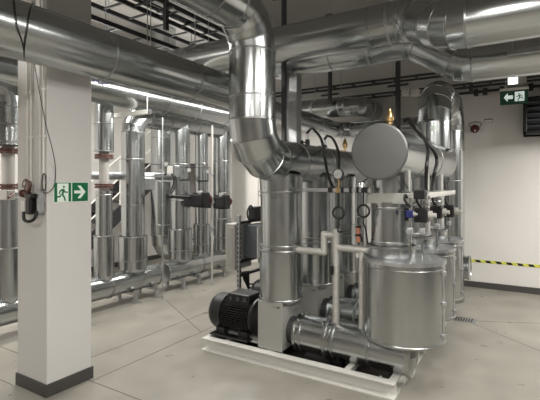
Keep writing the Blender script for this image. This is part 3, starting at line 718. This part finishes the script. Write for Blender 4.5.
bm = new(); cyl(bm, c+V((.0, -.02, .02)), c+V((.0, -.02, .15)), .018, n=16); obj('float', bm, 'copper', t)
bm = new(); cyl(bm, c+V((.0, -.02, .07)), c+V((.0, -.02, .085)), .024, n=16); cyl(bm, c+V((.0, -.02, .14)), c+V((.0, -.02, .15)), .024, n=16); cyl(bm, c+V((0.03, -.02, .02)), c+V((.03, -.02, .07)), .008, n=8); obj('scale_ring', bm, 'black', t)
bm = new(); box(bm, c+V((-.03, .0, -.12)), c+V((.01, .04, -.03)), .01); obj('drain_fitting', bm, 'white', t)
# instrument rail and gauges
Yr = 3.30
def Rr(u, v, Y=Yr): return px(u, v, Y=Y)
t = thing('instrument_rail', 'thin dark rail with terminals between riser tops', 'rail', Rr(330, 190))
bm = new(); a, b = Rr(303, 190), Rr(371, 190); box(bm, (a.x, Yr-.015, a.z-.012), (b.x, Yr+.015, b.z+.012)); obj('rail', bm, 'galv', t)
bm = new()
bm.free()
for uu, wv in ((331, .02), (343, .012), (351, .01), (358, .01), (365, .025)): c = Rr(uu, 190); bm = new(); box(bm, c+V((-wv, -.025, -.022)), c+V((wv, .02, .022)), .004); obj('terminal', bm, 'black', t)
bm = new(); c = Rr(338.5, 190); box(bm, c+V((-.016, -.03, -.022)), c+V((.014, .02, .022)), .005); obj('brass_manifold', bm, 'brass', t)
bm = new(); bar(bm, Rr(303, 190)+V((.02, 0, 0)), V((XA+.12, YP, Rr(303, 190).z)), .02); obj('bracket', bm, 'galv', t)
def gauge(c, R, label, nrm=(0, -1, 0), grp=None):
    n = V(nrm).normalized(); t = thing('pressure_gauge', label, 'gauge', c, grp)
    bm = new(); lathe(bm, V(c), n, [(-.015, .001), (-.015, R*.85), (-.005, R), (.018, R), (.02, R*.86), (.012, R*.85)], 28); obj('case', bm, 'dsteel', t)
    bm = new(); disc(bm, V(c)+n*.013, *frame_for(n), R*.86, 28); f = obj('dial', bm, 'gauge', t)
    bm = new(); a, b = frame_for(n); bar(bm, V(c)+n*.016-a*R*.2-b*R*.1, V(c)+n*.016+a*R*.6+b*R*.35, R*.08, .002); obj('needle', bm, 'black', f)
    return t
c = Rr(338.5, 174); g = gauge(c, .045, 'round white dial gauge at the end of the black hoses')
bm = new(); cyl(bm, c+V((0, .01, -.04)), c+V((0, .01, -.115)), .008, n=10); obj('stem', bm, 'brass', g)
# siphon loops below rail
for uu, vv, lb in ((338.5, 213, 'black siphon loop tube below the white dial gauge'), (363.5, 211, 'black siphon loop tube beside the drum riser')):
    c = Rr(uu, vv); bm = new(); rr = .048
    sweep(bm, [c+V((rr*math.cos(k*PI/12), 0, rr*math.sin(k*PI/12))) for k in range(24)], .0095, 8, True)
    cyl(bm, c+V((0, 0, rr)), V((c.x, Yr, Rr(uu, 190).z)), .007, n=8); hose(bm, [c+V((0, 0, -rr)), c+V((-.005, 0, -rr-.04)), V((c.x-.01, Yr+.02, 1.2)), V((c.x-.01, Yq-.02, 1.19))] if uu < 350 else [c+V((0, 0, -rr)), c+V((0, 0, -rr-.05)), c+V((0, .05, -rr-.1)), V((c.x, Yq, 1.06))], .007, 8)
    tag(obj('siphon_tube', bm, 'rubber', None, c), lb, 'tube', 'black siphon tubes')
# hoses from header A vents to the rail
def H(pts, label, r=.012, grp=None):
    bm = new(); hose(bm, pts, r, 10); tag(obj('hose', bm, 'rubber', None, pts[0]), label, 'hose', grp)
def vent(uu, vv, YY, X, label):
    c = px(uu, vv, Y=YY); t = thing('needle_valve', label, 'valve', c, 'black valves on top of the level header')
    bm = new(); cyl(bm, V((c.x, c.y, ZA+.12)), c+V((0, 0, .0)), .009, n=10); obj('stem', bm, 'galv', t)
    bm = new(); box(bm, c+V((-.02, -.02, -.15)), c+V((.02, .02, -.09)), .006); cyl(bm, c+V((-.07, -.0, -.12)), c+V((-.02, 0, -.12)), .008, n=8); cyl(bm, c+V((-.075, 0, -.12)), c+V((-.06, 0, -.12)), .025, n=14); obj('handle', bm, 'black', t)
    bm = new(); cyl(bm, c+V((-.01, 0, -.03)), c+V((.035, 0, .02)), .014, n=10); obj('outlet', bm, 'black', t)
    return c+V((.03, 0, .01))
v1 = vent(307.5, 131, 4.15, XA, 'black needle valve on header nearer the big elbow')
v2 = vent(325, 137, 4.55, XA, 'black needle valve on header right of the first hose')
H([v1, px(313, 129, Y=4.0), px(321, 139, Y=3.85), px(324.5, 157, Y=3.6), px(328, 175, Y=3.45), px(333, 187, Y=3.32), Rr(336, 189)], 'left black hose arching down from header to the gauge manifold', .013, 'black hoses at the gauge')
H([v2, px(332, 138, Y=4.3), px(337, 147, Y=4.0), px(339, 160, Y=3.6), px(338.5, 171, Y=3.34)], 'right black hose arching down to the white dial gauge', .013, 'black hoses at the gauge')
# brass vents
def airvent(x, y, z, s, label):
    t = thing('air_vent', label, 'vent', (x, y, z), 'brass air vents')
    bm = new(); cyl(bm, (x, y, z), (x, y, z+.05*s), .012*s, n=12); cyl(bm, (x, y, z+.045*s), (x, y, z+.065*s), .026*s, n=6); obj('nut', bm, 'brass', t)
    bm = new(); lathe(bm, (x, y, z+.06*s), (0, 0, 1), [(0, .018*s), (.01*s, .034*s), (.05*s, .036*s), (.075*s, .028*s), (.11*s, .014*s), (.13*s, .010*s), (.13*s, 0)], 20); obj('body', bm, 'brass', t)
p = px(390, 125, Y=3.42); airvent(p.x, 3.42, ZB+RB-.01, .85, 'brass automatic air vent on top of the big drum')
airvent(XA, px(345, 155, X=XA).y, ZA+RA-.01, .9, 'smaller brass air vent on the level header left of drum')
# right hoses and valves over the vessels
def Hs(pts, label): H([px(u, v, X=X) for u, v, X in pts], label, .013, 'black hoses beside the drum')
Hs([(404, 121, -.9), (409, 119, -.85), (415, 126, -.78), (423, 137, -.72), (428, 150, -.66), (426.5, 168, -.62), (426, 190, -.7)], 'black hose curving over the near side of the drum')
Hs([(410, 123, -.85), (420, 134, -.74), (432, 148, -.64), (437, 160, -.62), (434, 175, -.62), (431.5, 190, -.7)], 'black hose curving down farther along the drum')
t = thing('instrument_rail', 'pale tray with terminals mounted above the valves right of drum', 'rail', px(424, 194, X=-.7))
a = px(424, 194, X=-.7); b = px(451, 194, X=-.7); bm = new(); box(bm, (-.78, a.y, 1.49), (-.66, b.y, 1.505)); box(bm, (-.67, a.y, 1.49), (-.66, b.y, 1.53)); obj('tray', bm, 'frame', t)
bm = new(); box(bm, (-.76, a.y-.08, 1.48), (-.68, a.y+.02, 1.55), .008); obj('connector', bm, 'black', t)
bm = new(); bar(bm, (-.76, (a.y+b.y)/2, 1.495), (-.95, (a.y+b.y)/2, 1.495), .03); bar(bm, (-.95, (a.y+b.y)/2, 1.48), (-.95, (a.y+b.y)/2, ZB-.2), .03); obj('bracket', bm, 'galv', t)
def act_valve(u, v, X, s, label, col='black'):
    c = px(u, v, X=X); t = thing('control_valve', label, 'valve', c, 'small actuated valves over the vessels')
    bm = new(); box(bm, c+V((-.05, -.06, -.055))*s, c+V((.05, .06, .055))*s, .012*s); obj('actuator', bm, col, t)
    bm = new(); cyl(bm, c+V((.05, 0, 0))*s if False else c+V((.045*s, 0, 0)), c+V((.075*s, 0, 0)), .034*s, n=18); cyl(bm, c+V((.075*s, 0, 0)), c+V((.105*s, 0, 0)), .018*s, n=14); obj('knob', bm, 'cast', t)
    bm = new(); cyl(bm, c+V((0, 0, -.05*s)), V((c.x, c.y, 1.0)), .009, n=12); cyl(bm, c+V((0, 0, .05*s)), V((c.x, c.y, 1.49)), .008, n=10); obj('stem', bm, 'clad', t)
    bm = new(); box(bm, c+V((-.02, -.02, -.15)), c+V((.02, .02, -.10)), .008); obj('valve_body', bm, 'galv', t)
    bm = new(); cyl(bm, c+V((.0, -.05, -.12)), c+V((.0, -.07, -.12)), .014, n=14); obj('cap_nut', bm, 'galv', t)
    bm = new(); hose(bm, [c+V((0, 0, .05)), c+V((-.03, -.03, .1)), c+V((-.03, -.02, .14)), V((c.x-.02, c.y, 1.49))], .009, 8); obj('lead', bm, 'rubber', t)
act_valve(422, 215, -.74, 1.0, 'black boxed valve actuator nearest the drum riser')
act_valve(437, 212, -.74, 1.0, 'black boxed valve actuator in the middle over the vessels')
act_valve(449, 211, -.74, 1.1, 'black boxed valve actuator farthest over the vessels')
act_valve(410, 214, -.78, .5, 'small blue handled valve beside the drum riser', 'blue')
# instruments in front of back-right limb
t = thing('thermometer', 'black thermometer pocket with thin tube on the inverted U pipe', 'thermometer', px(427, 125, Y=4.69))
c = px(427, 120, Y=4.68); bm = new(); cyl(bm, c+V((0, 0, -.35)), c+V((0, 0, .12)), .008, n=10); box(bm, c+V((-.02, -.02, -.02)), c+V((.02, .02, .06)), .006); cyl(bm, c+V((-.02, 0, 0)), c+V((.08, -.01, 0)), .01, n=8); obj('tube', bm, 'black', t)
bm = new(); cyl(bm, c+V((.06, -.01, -.09)), c+V((.06, -.03, -.09)), .025, n=16); obj('dial', bm, 'signw', t)
# ------------------------------------------------------------------ valves and gauges in left background
def bfly(u, v, X, label, lever):
    c = px(u, v, X=X); t = thing('butterfly_valve', label, 'valve', c, 'black valves with dark red flanges')
    bm = new(); box(bm, c+V((-.10, -.24, -.09)), c+V((.10, -.02, .09)), .02); box(bm, c+V((-.115, -.03, -.115)), c+V((.115, .128, .115)), .02); obj('gearbox', bm, 'black', t)
    bm = new(); cyl(bm, c+V((0, .13, 0)), c+V((0, .15, 0)), .118, n=24); obj('flange', bm, 'red', t)
    bm = new(); cyl(bm, c+V((0, .1, 0)), c+V((0, .24, 0)), .07, n=20); bar(bm, c+V((0, .17, 0)), V((-4.6, c.y+.17, c.z)), .06); obj('valve_body', bm, 'black', t)
    if lever:
        bm = new(); cyl(bm, c+V((.03, -.22, .05)), c+V((.03, -.62, .07)), .022, n=12); cyl(bm, c+V((.03, -.6, .07)), c+V((.03, -.68, .075)), .03, n=12); obj('lever', bm, 'black', t)
    bm = new(); box(bm, c+V((.0, -.04, .09)), c+V((.06, .02, .14)), .01); obj('indicator', bm, 'cast', t)
bfly(199, 200, -4.32, 'long black valve with lever and dark red flange, left one', True)
bfly(220, 202, -4.36, 'black valve with dark red flange next to the control cabinet', False)
for (u, v, lb) in ((166, 164, 'small gauge left of the white electrical box'), (189, 170, 'small gauge above the left black valve'), (208, 171.5, 'small gauge above the right black valve')):
    c = px(u, v, X=-4.4); g = gauge(c, .036, lb, (.6, -.8, 0), 'small round gauges over the valves')
    bm = new(); cyl(bm, c+V((0, 0, -.04)), c+V((0, 0, -.16)), .009, n=8); bar(bm, c+V((0, 0, -.15)), V((-4.62, c.y, c.z-.15)), .02); obj('stem', bm, 'black', g)
c = px(168.5, 170, X=-4.42); t = thing('junction_box', 'white electrical box with black leads among left background pipes', 'box', c)
bm = new(); box(bm, c+V((-.03, -.06, -.06)), c+V((.03, .06, .06)), .01); bar(bm, c, V((-4.62, c.y, c.z)), .02); obj('body', bm, 'cast', t)
bm = new(); box(bm, c+V((-.03, .09, -.1)), c+V((.04, .18, .07)), .01); obj('switch', bm, 'galv', t)
bm = new(); hose(bm, [c+V((.03, .03, -.05)), c+V((.05, .06, -.15)), c+V((.04, .0, -.3)), c+V((.03, -.05, -.36))], .012, 8); hose(bm, [c+V((.03, .1, -.08)), c+V((.05, .1, -.2)), c+V((.04, -.02, -.38))], .012, 8); obj('leads', bm, 'rubber', t)
for (u0, u1, vv, lb) in ((150, 212, 165, 'thin dark impulse line over the gauges'),):
    bm = new(); cyl(bm, px(u0, vv-1, X=-4.45), px(u1, vv+3, X=-4.45), .007, n=8); tag(obj('impulse_line', bm, 'dsteel', None, px(u0, vv, X=-4.45)), lb, 'tube')
# thin white standpipes
for (u, X, z0, z1, r, lb) in ((212, -4.3, .0, 2.5, .02, 'thin bright standpipe right of the slim clad pipe'), (162.5, -4.35, .0, 2.5, .009, 'thin pale standpipe beside the white electrical box')):
    p = px(u, 200, X=X); bm = new(); cyl(bm, (X, p.y, z0), (X, p.y, z1), r, n=12); t = tag(obj('standpipe', bm, 'cast' if u == 212 else 'galv', None, (X, p.y, 0)), lb, 'pipe')
    bm = new()
    for z in (.9, 1.3, 1.75): cyl(bm, (X, p.y, z-.02), (X, p.y, z+.02), r*1.7, n=12)
    obj('coupling', bm, 'galv', t)
# cross pipe (grey) between flanged riser and bend
t = thing('insulated_pipe', 'short grey level pipe between left background risers', 'pipe', (-4.85, 3.5, 1.72)); section(t, (-4.9, 3.2, 1.70), (-4.9, 5.3, 1.70), .055, m='galv'); band(t, (-4.9, 3.85, 1.70), (0, 1, 0), .055)
bm = new(); box(bm, (-4.98, 4.30, 1.50), (-4.80, 4.55, 1.68), .01); obj('clamp_box', bm, 'galv', t)
# staircase far left behind
t = thing('staircase', 'steel stair with pale handrails in the left background', 'stairs', (-6.3, 4.0, 0))
sy0, sz0, sy1, sz1 = 3.7, .2, 6.1, 2.0
for x in (-6.75, -6.0):
    bm = new(); bar(bm, (x, sy0, sz0), (x, sy1, sz1), .03, .22); obj('stringer', bm, 'dsteel', t)
for k in range(11):
    f = (k+.5)/11; bm = new(); box(bm, (-6.74, sy0+(sy1-sy0)*f-.12, sz0+(sz1-sz0)*f-.01), (-6.01, sy0+(sy1-sy0)*f+.12, sz0+(sz1-sz0)*f+.02)); obj('tread', bm, 'dsteel', t)
for dz in (.35, .6, .95):
    bm = new(); cyl(bm, (-6.0, sy0, sz0+dz), (-6.0, sy1, sz1+dz), .013, n=10); obj('handrail', bm, 'white', t)
bm = new()
for f in (0, .5, 1): bar(bm, (-6.0, sy0+(sy1-sy0)*f, sz0+(sz1-sz0)*f), (-6.0, sy0+(sy1-sy0)*f, sz0+(sz1-sz0)*f+.95), .03)
obj('baluster', bm, 'white', t)
bm = new(); box(bm, (-6.75, sy1, sz1-.08), (-6.0, 7.2, sz1)); obj('landing', bm, 'dsteel', t)
bm = new(); bar(bm, (-6.1, 7.1, 0), (-6.1, 7.1, sz1), .06); obj('landing_post', bm, 'dsteel', t)
bm = new(); box(bm, (-6.1, sy0-.05, 0), (-5.98, sy0+.05, .2)); box(bm, (-6.77, sy0-.05, 0), (-6.7, sy0+.05, .2)); obj('foot', bm, 'dsteel', t)
# floor drain
c = px(462, 319.5, Z=0); t = thing('floor_drain', 'small steel grated floor drain where the slab joints meet', 'drain', c)
bm = new(); box(bm, c+V((-.14, -.09, 0)), c+V((.14, .09, .004))); obj('frame', bm, 'galv', t)
bm = new()
for k in range(9): box(bm, c+V((-.125+k*.028, -.07, .004)), c+V((-.113+k*.028, .07, .006)))
obj('grate', bm, 'dbrown', t)

# strut under the lowered crosswise pipe
a = px(507, 52, Y=4.45); t = thing('strut_bracket', 'short galvanised strut lying between the two lowered crosswise pipes', 'bracket', a)
bm = new(); bar(bm, (a.x, 4.5, a.z), (a.x+.9, 4.5, a.z), .04); obj('strut', bm, 'galv', t)
for dx in (.05, .8): q1('rod', cyl, 'galv', t, (a.x+dx, 4.5, a.z), (a.x+dx, 4.5, CEIL), .005, n=8)

for uu, lb in ((336, 'clad pipe standing behind the second riser by the back wall'), (357, 'clad pipe standing behind the drum riser by the back wall')):
    p = px(uu, 200, Y=6.25); run('insulated_pipe', lb, 'pipe', [(p.x, 6.25, 0), (p.x, 6.25, 1.72), (p.x, 7.27, 1.72)], .15, .22, .6, .5, gores=4)
